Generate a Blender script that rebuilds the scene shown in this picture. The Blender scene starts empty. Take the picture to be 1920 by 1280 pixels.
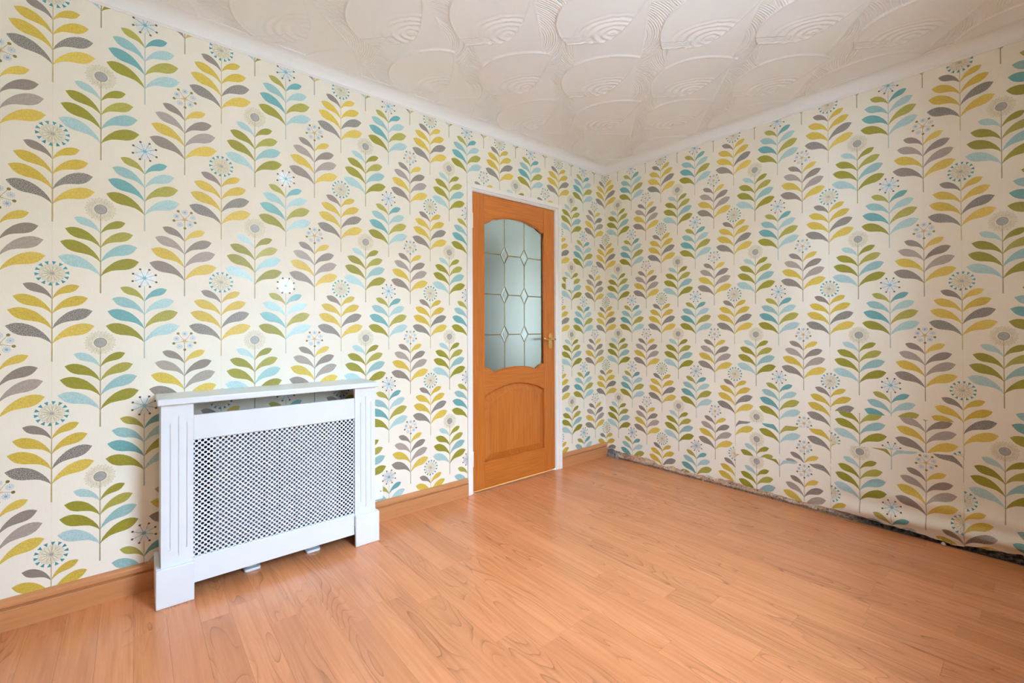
import bpy, bmesh, math, random
import numpy as np
from mathutils import Vector, Matrix

random.seed(7); rng = np.random.default_rng(11)
S = bpy.context.scene
COL = S.collection
# ------------------------------------------------------------------ camera
# world: corner of the two papered walls at the origin, wall_left is y=0 (x<0), wall_right is x=0 (y<0)
CAM = Vector((-3.0855, -2.4445, 1.0821))
YAW, PITCH, ROLL, FPX, PPX, PPY = 0.868552, 0.006892, -0.003785, 846.11, 965.0, 609.72
F = Vector((math.cos(YAW)*math.cos(PITCH), math.sin(YAW)*math.cos(PITCH), math.sin(PITCH)))
R0 = Vector((math.sin(YAW), -math.cos(YAW), 0)); U0 = R0.cross(F)
RR = math.cos(ROLL)*R0 + math.sin(ROLL)*U0; UU = -math.sin(ROLL)*R0 + math.cos(ROLL)*U0
cd = bpy.data.cameras.new('camera'); cam = bpy.data.objects.new('camera', cd); COL.objects.link(cam)
M3 = Matrix((RR, UU, -F)).transposed()
cam.matrix_world = Matrix.Translation(CAM) @ M3.to_4x4()
cd.sensor_width = 36; cd.lens = FPX/1920*36; cd.clip_start = 0.02
cd.shift_x = -(PPX-960)/1920; cd.shift_y = (PPY-640)/1920
S.camera = cam
# ------------------------------------------------------------------ light
W = bpy.data.worlds.new('sky'); S.world = W; W.use_nodes = True
bg = W.node_tree.nodes['Background']
bg.inputs[0].default_value = (0.56, 0.765, 1.0, 1); bg.inputs[1].default_value = 30.5
def portal(name, loc, rot, sx, sy):
    l = bpy.data.lights.new(name, 'AREA'); l.shape = 'RECTANGLE'; l.size = sx; l.size_y = sy
    l.cycles.is_portal = True
    o = bpy.data.objects.new(name, l); COL.objects.link(o); o.location = loc; o.rotation_euler = rot
    return o
YB = -2.64; XB = -3.72; ZC = 2.45; ZT = 2.383       # window wall, rear wall, ceiling, lower edge of coving
WX0, WX1, WZ0, WZ1 = -2.38, -1.56, 0.88, 2.20       # window opening in wall_front
portal('window_portal', ((WX0+WX1)/2, YB-0.19, (WZ0+WZ1)/2), (math.radians(90), 0, 0), WX1-WX0, WZ1-WZ0)
HX0, HX1, HY1 = -2.1, 0.95, 1.35                    # hallway behind the door
portal('hall_portal', (HX1+0.06, 0.72, 1.25), (math.radians(90), 0, math.radians(90)), 0.26, 0.6)
S.view_settings.view_transform = 'Standard'; S.view_settings.look = 'None'
S.view_settings.exposure = 1.08; S.view_settings.gamma = 1.0; S.view_settings.use_curve_mapping = False
S.cycles.max_bounces = 14; S.cycles.diffuse_bounces = 7; S.cycles.glossy_bounces = 4
S.cycles.transmission_bounces = 8; S.cycles.use_denoising = True
S.cycles.caustics_reflective = False; S.cycles.caustics_refractive = False
S.cycles.sample_clamp_indirect = 6

# ------------------------------------------------------------------ helpers
def link(o, parent=None):
    COL.objects.link(o)
    if parent is not None: o.parent = parent
    return o
def meshobj(name, verts, faces, mat=None, parent=None, smooth=False):
    m = bpy.data.meshes.new(name); m.from_pydata([tuple(v) for v in verts], [], faces); m.update()
    if smooth: m.polygons.foreach_set('use_smooth', [True]*len(m.polygons))
    if mat: m.materials.append(mat)
    return link(bpy.data.objects.new(name, m), parent)
def empty(name, loc=(0,0,0)):
    o = bpy.data.objects.new(name, None); o.empty_display_size = 0.05; COL.objects.link(o); o.location = loc
    return o
def tag(o, label=None, cat=None, group=None, kind=None):
    if label: o['label'] = label
    if cat: o['category'] = cat
    if group: o['group'] = group
    if kind: o['kind'] = kind
    return o
class MB:
    def __init__(s): s.v = []; s.f = []
    def quad(s, *p):
        n = len(s.v); s.v += [tuple(q) for q in p]; s.f.append(tuple(range(n, n+len(p)))); return s
    def box(s, x0, x1, y0, y1, z0, z1):
        n = len(s.v)
        s.v += [(x, y, z) for z in (z0, z1) for y in (y0, y1) for x in (x0, x1)]
        s.f += [tuple(n+i for i in q) for q in ((0,2,3,1),(4,5,7,6),(0,1,5,4),(2,6,7,3),(0,4,6,2),(1,3,7,5))]
        return s
    def prism(s, out, y0, y1):                       # outline in (x, z), CCW seen from -y; front y0, back y1
        n = len(s.v); k = len(out)
        s.v += [(x, y0, z) for x, z in out] + [(x, y1, z) for x, z in out]
        s.f.append(tuple(range(n, n+k))); s.f.append(tuple(range(n+2*k-1, n+k-1, -1)))
        for i in range(k):
            j = (i+1) % k; s.f.append((n+i, n+k+i, n+k+j, n+j))
        return s
    def tube(s, pts, rad, seg=10, cap=True):
        pts = [Vector(p) for p in pts]; n0 = len(s.v)
        for i, p in enumerate(pts):
            d = (pts[min(i+1, len(pts)-1)]-pts[max(i-1, 0)]).normalized()
            a = d.orthogonal().normalized() if i == 0 else (a-d*a.dot(d)).normalized()
            b = d.cross(a); r = rad[i] if isinstance(rad, (list, tuple)) else rad
            for k in range(seg):
                t = 2*math.pi*k/seg; s.v.append(tuple(p+a*(r*math.cos(t))+b*(r*math.sin(t))))
        for i in range(len(pts)-1):
            for k in range(seg):
                l = (k+1) % seg; A = n0+i*seg; B = A+seg
                s.f.append((A+k, A+l, B+l, B+k))
        if cap:
            s.f.append(tuple(n0+k for k in range(seg-1, -1, -1))); e = n0+(len(pts)-1)*seg
            s.f.append(tuple(e+k for k in range(seg)))
        return s
    def build(s, name, mat, parent=None, bevel=0, smooth=False, seg=2):
        o = meshobj(name, s.v, s.f, mat, parent, smooth)
        bm = bmesh.new(); bm.from_mesh(o.data); bmesh.ops.recalc_face_normals(bm, faces=bm.faces[:]); bm.to_mesh(o.data); bm.free()
        if bevel:
            b = o.modifiers.new('bevel', 'BEVEL'); b.width = bevel; b.segments = seg; b.limit_method = 'ANGLE'; b.angle_limit = math.radians(40)
        return o

# ------------------------------------------------------------------ materials
def new_mat(name):
    m = bpy.data.materials.new(name); m.use_nodes = True
    return m, m.node_tree, m.node_tree.nodes['Principled BSDF']
def nd(nt, t, **kw):
    n = nt.nodes.new(t)
    for k, v in kw.items():
        if hasattr(n, k): setattr(n, k, v)
        else: n.inputs[k].default_value = v
    return n
def mapping(nt, src, scale, loc=None):
    m = nt.nodes.new('ShaderNodeMapping'); m.inputs['Scale'].default_value = scale
    nt.links.new(src, m.inputs['Vector'])
    if loc is not None: nt.links.new(loc, m.inputs['Location'])
    return m.outputs[0]
def ramp(nt, src, stops):
    r = nt.nodes.new('ShaderNodeValToRGB'); e = r.color_ramp.elements
    while len(e) < len(stops): e.new(0.5)
    for i, (p, c) in enumerate(stops): e[i].position = p; e[i].color = (*c, 1) if len(c) == 3 else c
    nt.links.new(src, r.inputs[0]); return r.outputs[0]
def mixc(nt, a, b, fac, mode='MIX'):
    m = nt.nodes.new('ShaderNodeMix'); m.data_type = 'RGBA'; m.blend_type = mode
    for s, v in ((m.inputs[6], a), (m.inputs[7], b), (m.inputs[0], fac)):
        if isinstance(v, (int, float)): s.default_value = v
        elif isinstance(v, tuple): s.default_value = (*v, 1) if len(v) == 3 else v
        else: nt.links.new(v, s)
    return m.outputs[2]
def bump(nt, p, h, strength, dist=0.002):
    b = nt.nodes.new('ShaderNodeBump'); b.inputs['Strength'].default_value = strength; b.inputs['Distance'].default_value = dist
    nt.links.new(h, b.inputs['Height']); nt.links.new(b.outputs[0], p.inputs['Normal'])
def plain(name, col, rough=0.5, metal=0.0, noise=0.0, nscale=40, bmp=0.0):
    m, nt, p = new_mat(name)
    p.inputs['Roughness'].default_value = rough; p.inputs['Metallic'].default_value = metal
    p.inputs['Base Color'].default_value = (*col, 1)
    if noise or bmp:
        g = nd(nt, 'ShaderNodeNewGeometry'); t = nd(nt, 'ShaderNodeTexNoise', Scale=nscale, Detail=4.0)
        nt.links.new(g.outputs['Position'], t.inputs['Vector'])
        if noise:
            lo = tuple(c*(1-noise) for c in col); hi = tuple(min(1, c*(1+noise)) for c in col)
            nt.links.new(ramp(nt, t.outputs[0], [(0.3, lo), (0.7, hi)]), p.inputs['Base Color'])
        if bmp: bump(nt, p, t.outputs[0], bmp)
    return m
def wood(name, c_lo, c_mid, c_hi, axis, rough=0.35, scale=1.0, per_object=False, lines=0.35, spec=0.5):
    # axis: world axis the grain runs along (0 x, 1 y, 2 z)
    m, nt, p = new_mat(name)
    g = nd(nt, 'ShaderNodeNewGeometry'); loc = None
    if per_object:
        oi = nd(nt, 'ShaderNodeObjectInfo')
        v = nd(nt, 'ShaderNodeVectorMath', operation='SCALE'); v.inputs[0].default_value = (13.7, 31.1, 7.3)
        nt.links.new(oi.outputs['Random'], v.inputs['Scale']); loc = v.outputs[0]
    def sc(across, along): s = [across*scale]*3; s[axis] = along*scale; return tuple(s)
    n1 = nd(nt, 'ShaderNodeTexNoise', Scale=1.0, Detail=5.0, Roughness=0.6)
    nt.links.new(mapping(nt, g.outputs['Position'], sc(70, 3.0), loc), n1.inputs['Vector'])
    wv = nd(nt, 'ShaderNodeTexNoise', Scale=1.0, Detail=1.5, Roughness=0.45)       # growth-ring field
    nt.links.new(mapping(nt, g.outputs['Position'], sc(8, 1.25), loc), wv.inputs['Vector'])
    mu = nd(nt, 'ShaderNodeMath', operation='MULTIPLY'); mu.inputs[1].default_value = 19.0; nt.links.new(wv.outputs[0], mu.inputs[0])
    fr = nd(nt, 'ShaderNodeMath', operation='FRACT'); nt.links.new(mu.outputs[0], fr.inputs[0])
    rings = ramp(nt, fr.outputs[0], [(0.0, (1, 1, 1)), (0.62, (0.95,)*3), (0.88, (0.72,)*3), (0.96, (0.32,)*3), (1.0, (1, 1, 1))])
    base = ramp(nt, n1.outputs[0], [(0.3, c_lo), (0.5, c_mid), (0.72, c_hi)])
    big = nd(nt, 'ShaderNodeTexNoise', Scale=1.0, Detail=2.0)
    nt.links.new(mapping(nt, g.outputs['Position'], sc(5, 1.2), loc), big.inputs['Vector'])
    base = mixc(nt, base, c_lo, ramp(nt, big.outputs[0], [(0.45, (0, 0, 0)), (0.75, (0.6,)*3)]))
    msk = nd(nt, 'ShaderNodeTexNoise', Scale=1.0, Detail=1.0)
    nt.links.new(mapping(nt, g.outputs['Position'], sc(9, 1.5), loc), msk.inputs['Vector'])
    ml = nd(nt, 'ShaderNodeMath', operation='MULTIPLY'); ml.inputs[1].default_value = lines
    nt.links.new(ramp(nt, msk.outputs[0], [(0.45, (0.08,)*3), (0.62, (1, 1, 1))]), ml.inputs[0])
    c = mixc(nt, base, rings, ml.outputs[0], 'MULTIPLY')
    if per_object:
        hs = nd(nt, 'ShaderNodeHueSaturation'); nt.links.new(c, hs.inputs['Color'])
        mr = nd(nt, 'ShaderNodeMapRange'); mr.inputs['To Min'].default_value = 0.92; mr.inputs['To Max'].default_value = 1.06
        nt.links.new(oi.outputs['Random'], mr.inputs['Value']); nt.links.new(mr.outputs[0], hs.inputs['Value']); c = hs.outputs[0]
    nt.links.new(c, p.inputs['Base Color'])
    p.inputs['Roughness'].default_value = rough; p.inputs['Specular IOR Level'].default_value = spec
    bump(nt, p, n1.outputs[0], 0.05, 0.0006)
    return m
MT = {}
PAPER = (0.835, 0.775, 0.662)
def paper_mat():
    m, nt, p = new_mat('wallpaper_ground')
    g = nd(nt, 'ShaderNodeNewGeometry')
    t = nd(nt, 'ShaderNodeTexNoise', Scale=1.0, Detail=3.0); nt.links.new(mapping(nt, g.outputs['Position'], (260, 260, 40)), t.inputs['Vector'])
    nt.links.new(ramp(nt, t.outputs[0], [(0.3, tuple(c*0.975 for c in PAPER)), (0.7, PAPER)]), p.inputs['Base Color'])
    p.inputs['Roughness'].default_value = 0.48; p.inputs['Specular IOR Level'].default_value = 0.36
    bump(nt, p, t.outputs[0], 0.05, 0.0008)
    return m
def ink_mat():
    m, nt, p = new_mat('wallpaper_ink')
    a = nd(nt, 'ShaderNodeAttribute'); a.attribute_name = 'ink'
    u = nd(nt, 'ShaderNodeAttribute'); u.attribute_name = 'leaf_uv'
    t = nd(nt, 'ShaderNodeTexNoise', Scale=1.0, Detail=3.0, Roughness=0.6); nt.links.new(mapping(nt, u.outputs['Vector'], (46, 5, 1)), t.inputs['Vector'])
    t2 = nd(nt, 'ShaderNodeTexNoise', Scale=1.0, Detail=2.0); nt.links.new(mapping(nt, u.outputs['Vector'], (9, 9, 1)), t2.inputs['Vector'])
    s1 = ramp(nt, t.outputs[0], [(0.32, (0.80,)*3), (0.6, (1.06,)*3)]); s2 = ramp(nt, t2.outputs[0], [(0.3, (0.9,)*3), (0.7, (1.06,)*3)])
    c = mixc(nt, mixc(nt, a.outputs['Color'], s1, 1.0, 'MULTIPLY'), s2, 1.0, 'MULTIPLY')
    # the woven grey leaves: short pale strokes, keyed by z of leaf_uv
    sep = nd(nt, 'ShaderNodeSeparateXYZ'); nt.links.new(u.outputs['Vector'], sep.inputs[0])
    h = nd(nt, 'ShaderNodeTexNoise', Scale=1.0, Detail=1.0); nt.links.new(mapping(nt, u.outputs['Vector'], (55, 20, 0)), h.inputs['Vector'])
    hk = nd(nt, 'ShaderNodeMath', operation='MULTIPLY'); nt.links.new(ramp(nt, h.outputs[0], [(0.50, (0, 0, 0)), (0.58, (0.6,)*3)]), hk.inputs[0]); nt.links.new(sep.outputs[2], hk.inputs[1])
    c = mixc(nt, c, (0.62, 0.58, 0.52), hk.outputs[0])
    nt.links.new(c, p.inputs['Base Color']); 
    mm = nd(nt, 'ShaderNodeMapRange'); mm.inputs['From Min'].default_value = 0.5; mm.inputs['To Max'].default_value = 0.8; nt.links.new(a.outputs['Alpha'], mm.inputs['Value']); nt.links.new(mm.outputs[0], p.inputs['Metallic'])
    sp = nd(nt, 'ShaderNodeMapRange'); sp.inputs['To Min'].default_value = 0.4; sp.inputs['To Max'].default_value = 2.2; nt.links.new(a.outputs['Alpha'], sp.inputs['Value']); nt.links.new(sp.outputs[0], p.inputs['Specular IOR Level'])
    p.inputs['Roughness'].default_value = 0.43
    return m
MT['paper'] = paper_mat(); MT['ink'] = ink_mat()
MT['white'] = plain('white_satin_paint', (0.715, 0.74, 0.765), 0.32, noise=0.01, nscale=12)
MT['trim'] = plain('white_gloss_trim', (0.85, 0.82, 0.77), 0.3, noise=0.015, nscale=18)
MT['cove'] = plain('white_coving_paint', (0.84, 0.83, 0.815), 0.55)
MT['plastic'] = plain('white_plastic', (0.82, 0.82, 0.80), 0.3)
MT['rad'] = plain('shade_grey_enamel', (0.22, 0.225, 0.24), 0.4)  # white radiator coloured dark grey so the grille holes look shaded
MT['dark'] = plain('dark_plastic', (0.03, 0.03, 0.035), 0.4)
MT['brass'] = plain('polished_brass', (0.83, 0.56, 0.24), 0.22, 1.0)
MT['came'] = plain('antique_gold_lead', (0.36, 0.28, 0.14), 0.42, 0.55)
MT['alu'] = plain('brushed_aluminium', (0.62, 0.60, 0.56), 0.35, 1.0)
MT['blockwall'] = plain('cream_wall_paint', (0.68, 0.605, 0.49), 0.7)
MT['hall'] = plain('pale_hall_paint', (0.82, 0.78, 0.68), 0.7)
MT['plank'] = wood('cherry_laminate', (0.575, 0.205, 0.080), (0.645, 0.248, 0.104), (0.70, 0.285, 0.124), 1, 0.25, 1.0, True, 0.62)
MT['skirt'] = wood('skirting_wood', (0.47, 0.195, 0.074), (0.525, 0.225, 0.088), (0.57, 0.252, 0.103), 0, 0.28, 1.0, False, 0.12)
MT['door_v'] = wood('door_wood_upright', (0.40, 0.105, 0.013), (0.49, 0.142, 0.021), (0.55, 0.178, 0.032), 2, 0.33, 1.3, False, 0.25)
MT['door_h'] = wood('door_wood_level', (0.40, 0.105, 0.013), (0.49, 0.142, 0.021), (0.55, 0.178, 0.032), 0, 0.33, 1.3, False, 0.25)
MT['sub'] = plain('dusty_subfloor', (0.10, 0.08, 0.06), 0.9, noise=0.4, nscale=60)
def glass_mat(name, col, rough):
    m, nt, p = new_mat(name)
    p.inputs['Base Color'].default_value = (*col, 1); p.inputs['Roughness'].default_value = rough
    p.inputs['Transmission Weight'].default_value = 1.0; p.inputs['IOR'].default_value = 1.25
    return m
MT['frost'] = glass_mat('frosted_glass', (0.90, 0.93, 0.89), 0.42)
MT['bevelglass'] = glass_mat('bevelled_glass', (0.93, 0.96, 0.93), 0.22)

# ------------------------------------------------------------------ room shell
def struct(o, label): return tag(o, label, None, None, 'structure')
DX0, DX1, DZ1 = -1.388, -0.606, 1.994               # opening for the door lining
m = MB()
m.box(XB-0.1, DX0, 0.0, 0.1, -0.05, ZC+0.05); m.box(DX1, 0.1, 0.0, 0.1, -0.05, ZC+0.05); m.box(DX0, DX1, 0.0, 0.1, DZ1, ZC+0.05)
wall_left = struct(m.build('wall_left', MT['blockwall']), 'papered wall with the wooden door and radiator cover')
m = MB(); m.box(0.0, 0.1, YB-0.3, 0.0, 0.075, ZC+0.05); m.box(0.05, 0.1, YB-0.3, 0.0, -0.05, 0.075)
wall_right = struct(m.build('wall_right', MT['blockwall']), 'papered wall without skirting, patched and torn near the floor')
m = MB()
m.box(XB-0.1, WX0, YB-0.3, YB, -0.05, ZC+0.05); m.box(WX1, 0.1, YB-0.3, YB, -0.05, ZC+0.05)
m.box(WX0, WX1, YB-0.3, YB, -0.05, WZ0); m.box(WX0, WX1, YB-0.3, YB, WZ1, ZC+0.05)
struct(m.build('wall_front', MT['blockwall']), 'plain wall with the window, behind the viewer')
struct(MB().box(XB-0.1, XB, YB-0.3, 0.0, -0.05, ZC+0.05).build('wall_rear', MT['blockwall']), 'plain end wall behind the viewer')
m = MB(); fw = 0.055
m.box(WX0, WX0+fw, YB-0.27, YB-0.21, WZ0, WZ1); m.box(WX1-fw, WX1, YB-0.27, YB-0.21, WZ0, WZ1)
m.box(WX0+fw, WX1-fw, YB-0.27, YB-0.21, WZ0, WZ0+fw); m.box(WX0+fw, WX1-fw, YB-0.27, YB-0.21, WZ1-fw, WZ1)
m.box(WX0+fw, WX1-fw, YB-0.27, YB-0.21, 1.66, 1.71)
win = struct(m.build('window_1', MT['white']), 'white framed window in the plain wall')
MB().box(WX0-0.04, WX1+0.04, YB-0.03, YB+0.05, WZ0-0.03, WZ0).build('window_sill', MT['white'], win)
# hallway seen dimly through the frosted glass
m = MB()
m.box(HX0-0.1, HX1+0.1, HY1, HY1+0.1, -0.05, ZC); m.box(HX0-0.1, HX0, 0.1, HY1, -0.05, ZC)
m.box(HX1, HX1+0.1, 0.1, 0.59, -0.05, ZC); m.box(HX1, HX1+0.1, 0.85, HY1, -0.05, ZC)
m.box(HX1, HX1+0.1, 0.59, 0.85, -0.05, 0.95); m.box(HX1, HX1+0.1, 0.59, 0.85, 1.55, ZC)
m.box(0.1, HX1+0.1, 0.0, 0.1, -0.05, ZC)
hall = struct(m.build('wall_hall', MT['hall']), 'pale hallway walls beyond the door')
MB().box(-0.85, -0.07, HY1-0.06, HY1-0.002, 0.012, 2.0).build('hall_dark_panel', plain('tan_dark_panel', (0.26, 0.21, 0.15), 0.5), hall)  # added panel beyond the glass, darkens its left part
struct(MB().box(HX0, HX1, 0.04, HY1, -0.06, 0.011).build('floor_hall', plain('dark_gap_floor', (0.035, 0.03, 0.028), 0.95, noise=0.3, nscale=90)), 'hallway floor coloured dark to shade the gap under the door')  # hall floor raised and coloured dark so the door gap looks unlit

struct(MB().box(-14, 10, -22, YB-0.3, -0.45, -0.35).build('ground', plain('pale_bounce_ground', (0.70, 0.685, 0.655), 0.9, noise=0.2, nscale=3)), 'unseen ground outside the window, paled to bounce light inside')  # unseen ground, added to dim light from below and bounce some onto the ceiling
struct(MB().box(-14, 10, -12.0, -11.0, -0.35, 3.7).build('wall_outside', plain('sky_cut_wall', (0.56, 0.50, 0.43), 0.9)), 'unseen house wall added outside to block low sky light')  # added out of view, height set to hold back low sky

# ------------------------------------------------------------------ ceiling with combed plaster swirls (real relief)
def ceiling_field(X, Y):
    # eyes of the swirls: two interleaved rows, 0.72 m apart along x and 0.60 m along y
    best = np.full(X.shape, -1e9); H = np.zeros(X.shape); PH = np.zeros(X.shape); MK = np.zeros(X.shape)
    ex0, ey0 = -1.069, -1.49; DXY = np.array([0.77, 0.64])
    eyes = []
    for i in range(-9, 9):
        for j in range(-9, 9):
            ex, ey = ex0+0.3655*i+0.3655*j, ey0-0.299*i+0.299*j
            if -4.2 < ex < 0.5 and -3.4 < ey < 0.5: eyes.append((ex+rng.normal(0, .012), ey+rng.normal(0, .012)))
    eyes.sort(key=lambda e: e[0]*DXY[0]+e[1]*DXY[1])            # nearest the viewer first; later ones lie over them
    d_c = np.full(X.shape, 1e9)
    for ex, ey in eyes:                                          # combed ground: rings round the nearest eye
        r = np.hypot(X-ex-0.10, Y-ey-0.08); k = r < d_c; d_c[k] = r[k]
    PH[:] = d_c; MK[:] = 1.0
    def frame(ex, ey):
        dx, dy = X-ex, Y-ey; along = dx*DXY[0]+dy*DXY[1]; side = -dx*DXY[1]+dy*DXY[0]
        return dx, dy, along, side, along-np.where(side > .07, .13-.1*(side-.07), .13-7*(.07-side)**2)
    for ex, ey in eyes:                                          # trowelled flats beyond each drag line
        dx, dy, along, side, lip = frame(ex, ey); tx, ty = rng.normal(0, .003, 2)
        k = (lip >= 0) & (np.hypot(dx, dy) < 0.34) & (np.abs(side-0.03) < 0.17)
        edge = 0.0012*np.exp(-((np.abs(side-0.03)-0.165)/0.004)**2)
        H = np.where(k, 0.0004+tx*dx+ty*dy+edge, H); MK = np.where(k, 0.0, MK)
    for ex, ey in eyes:                                          # the domes with their half-ring eyes
        a0 = rng.uniform(-0.25, 0.25); dx, dy, along, side, lip = frame(ex, ey)
        r = np.hypot(dx, dy); ang = np.arctan2(dy, dx); Rr = 0.262+0.010*np.sin(3*ang+a0*7)
        ins = (r < Rr) & (lip < 0.004); tx, ty = rng.normal(0, .003, 2)
        h = 0.0014 + tx*dx + ty*dy + 0.0017*np.exp(-((r-Rr+0.004)/0.0035)**2) + 0.0018*(r/Rr)**2 + 0.0030*np.exp(-(lip/0.0040)**2)
        er = np.hypot((along-0.075), (side-0.01)*0.70); e2 = np.clip(1-er/0.15, 0, 1)
        h = h + 0.0017*np.sin(er*2*math.pi/0.028+0.6*np.sin(5*ang+a0))*np.clip(e2*3, 0, 1)
        H = np.where(ins, h, H); MK = np.where(ins, 0.0, MK)
        cz = ins & (side > 0.10) & (lip > -0.05)                  # a short combed patch at the tail of each drag line
        PH = np.where(cz, np.hypot(dx+0.3, dy+0.05), PH); MK = np.where(cz, 0.7, MK)
    return H*1.35, PH, MK
def build_ceiling():
    st = 0.0045
    xs = np.arange(-3.3, 0.001, st); ys = np.arange(-2.5, 0.001, st)
    X, Y = np.meshgrid(xs, ys); H, PH, MK = ceiling_field(X, Y)
    nx, ny = len(xs), len(ys); n = nx*ny
    co = np.stack([X, Y, ZC-H], -1).reshape(-1, 3).astype(np.float32)
    i = np.arange(n).reshape(ny, nx)
    q = np.stack([i[:-1, :-1], i[1:, :-1], i[1:, 1:], i[:-1, 1:]], -1).reshape(-1, 4)
    # plain border out of sight behind the viewer
    ex = np.array([(XB, YB, ZC), (-3.3, YB, ZC), (-3.3, 0, ZC), (XB, 0, ZC), (0, YB, ZC), (0, -2.5, ZC), (-3.3, -2.5, ZC)], np.float32)
    co = np.vstack([co, ex]); q = np.vstack([q, [[n, n+3, n+2, n+1], [n+1, n+6, n+5, n+4]]])
    me = bpy.data.meshes.new('ceiling'); me.vertices.add(len(co)); me.vertices.foreach_set('co', co.ravel())
    me.loops.add(q.size); me.loops.foreach_set('vertex_index', q.ravel().astype(np.int32))
    me.polygons.add(len(q)); me.polygons.foreach_set('loop_start', np.arange(0, q.size, 4, dtype=np.int32))
    me.polygons.foreach_set('use_smooth', np.ones(len(q), bool)); me.update(calc_edges=True)
    for nm, arr in (('comb_phase', PH), ('comb_mask', MK)):
        at = me.attributes.new(nm, 'FLOAT', 'POINT'); at.data.foreach_set('value', np.concatenate([arr.ravel(), np.zeros(7)]).astype(np.float32))
    m, nt, p = new_mat('combed_plaster'); p.inputs['Base Color'].default_value = (0.90, 0.895, 0.89, 1); p.inputs['Roughness'].default_value = 0.38
    a = nd(nt, 'ShaderNodeAttribute'); a.attribute_name = 'comb_phase'; b = nd(nt, 'ShaderNodeAttribute'); b.attribute_name = 'comb_mask'
    mu = nd(nt, 'ShaderNodeMath', operation='MULTIPLY'); mu.inputs[1].default_value = 2*math.pi/0.0105; nt.links.new(a.outputs['Fac'], mu.inputs[0])
    sn = nd(nt, 'ShaderNodeMath', operation='SINE'); nt.links.new(mu.outputs[0], sn.inputs[0])
    ml = nd(nt, 'ShaderNodeMath', operation='MULTIPLY'); nt.links.new(sn.outputs[0], ml.inputs[0]); nt.links.new(b.outputs['Fac'], ml.inputs[1])
    bump(nt, p, ml.outputs[0], 0.7, 0.0012)
    me.materials.append(m)
    o = link(bpy.data.objects.new('ceiling', me)); struct(o, 'white ceiling with combed plaster swirls')
    MB().box(XB-0.1, HX1+0.1, YB-0.3, HY1+0.1, ZC+0.002, ZC+0.1).build('ceiling_slab', MT['hall'], o)
build_ceiling()
# coving: quarter-hollow profile, mitred in the corner
def coving():
    n = 9; P, D = 0.066, ZC-ZT
    prof = [(0.0, ZT), (0.004, ZT), (0.006, ZT+0.004)]
    for i in range(n+1):
        t = i/n*math.pi/2; prof.append((0.010+(P-0.016)*(1-math.cos(t)), ZT+0.008+(D-0.013)*math.sin(t)))
    prof += [(P-0.002, ZC-0.0045), (P, ZC-0.004), (P, ZC+0.001), (0.0, ZC+0.001)]
    k = len(prof)
    def strip(name, a, b, lab):
        v = [a(d, z) for d, z in prof]+[b(d, z) for d, z in prof]
        f = [(i, (i+1) % k, k+(i+1) % k, k+i) for i in range(k)]+[tuple(range(k)), tuple(range(2*k-1, k-1, -1))]
        mb = MB(); mb.v = v; mb.f = f
        struct(mb.build(name, MT['cove']), lab)
    strip('trim_1', lambda d, z: (XB, -d, z), lambda d, z: (-d, -d, z), 'white coving above the wall with the door')
    strip('trim_2', lambda d, z: (-d, -d, z), lambda d, z: (-d, YB, z), 'white coving above the wall without skirting')
coving()

# ------------------------------------------------------------------ floor: laminate strips, each its own board
floor = struct(MB().box(XB, 0.05, YB, 0.0, -0.06, -0.010).build('floor', MT['sub']), 'cherry coloured laminate strip floor')
def planks():
    wdt, gap = 0.0955, 0.0004
    pm = MB().box(0, 1, 0, 1, -0.0095, 0).build('plank_pattern', MT['plank']); mesh = pm.data; bpy.data.objects.remove(pm)
    known = {14: .934, 16: 1.167, 18: .947, 19: 1.317, 20: .671, 26: .790, 28: .591, 30: .415}   # end joints seen in the photo, by column
    todo = []; L = 0.648; cols = [(-0.0265, -0.009)]; x = -0.0265
    while x > XB: cols.append((max(x-wdt, XB), x)); x -= wdt
    for ci, (x0, x1) in enumerate(cols):
        j = known.get(ci, random.uniform(0, L)) % L
        ys = [-0.001]+[-(j+k*L) for k in range(6) if 0.05 < j+k*L < -YB-0.05]+[YB]
        for y1, y0 in zip(ys[:-1], ys[1:]): todo.append((x0+gap/2, x1-gap/2, y0+gap/2, y1-gap/2))
    def px(x, y):
        d = Vector((x, y, 0))-CAM; dz = d.dot(F)
        return None if dz < 0.05 else (PPX+FPX*d.dot(RR)/dz, PPY-FPX*d.dot(UU)/dz)
    def area(b):
        q = [px(x, y) for x, y in ((b[0], b[2]), (b[1], b[2]), (b[1], b[3]), (b[0], b[3]))]
        if any(c is None for c in q): return 0
        cx = sum(c[0] for c in q)/4; cy = sum(c[1] for c in q)/4
        if not any(-5 < c[0] < 1925 and c[1] < 1290 for c in q+[(cx, cy)]): return 0
        return abs(sum(q[i][0]*q[(i+1) % 4][1]-q[(i+1) % 4][0]*q[i][1] for i in range(4)))/2
    todo.sort(key=area, reverse=True)
    vis = [b for b in todo[:300] if area(b) > 0]; rest = todo[len(vis):]
    for b in vis:
        o = bpy.data.objects.new('plank', mesh); link(o, floor)
        o.location = (b[0], b[2], 0); o.scale = (b[1]-b[0], b[3]-b[2], 1)
    mb = MB()
    for b in rest: mb.box(b[0], b[1], b[2], b[3], -0.0095, 0)
    if rest: tag(mb.build('plank_remainder', MT['plank'], floor), None, None, None, 'stuff')
planks()

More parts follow.
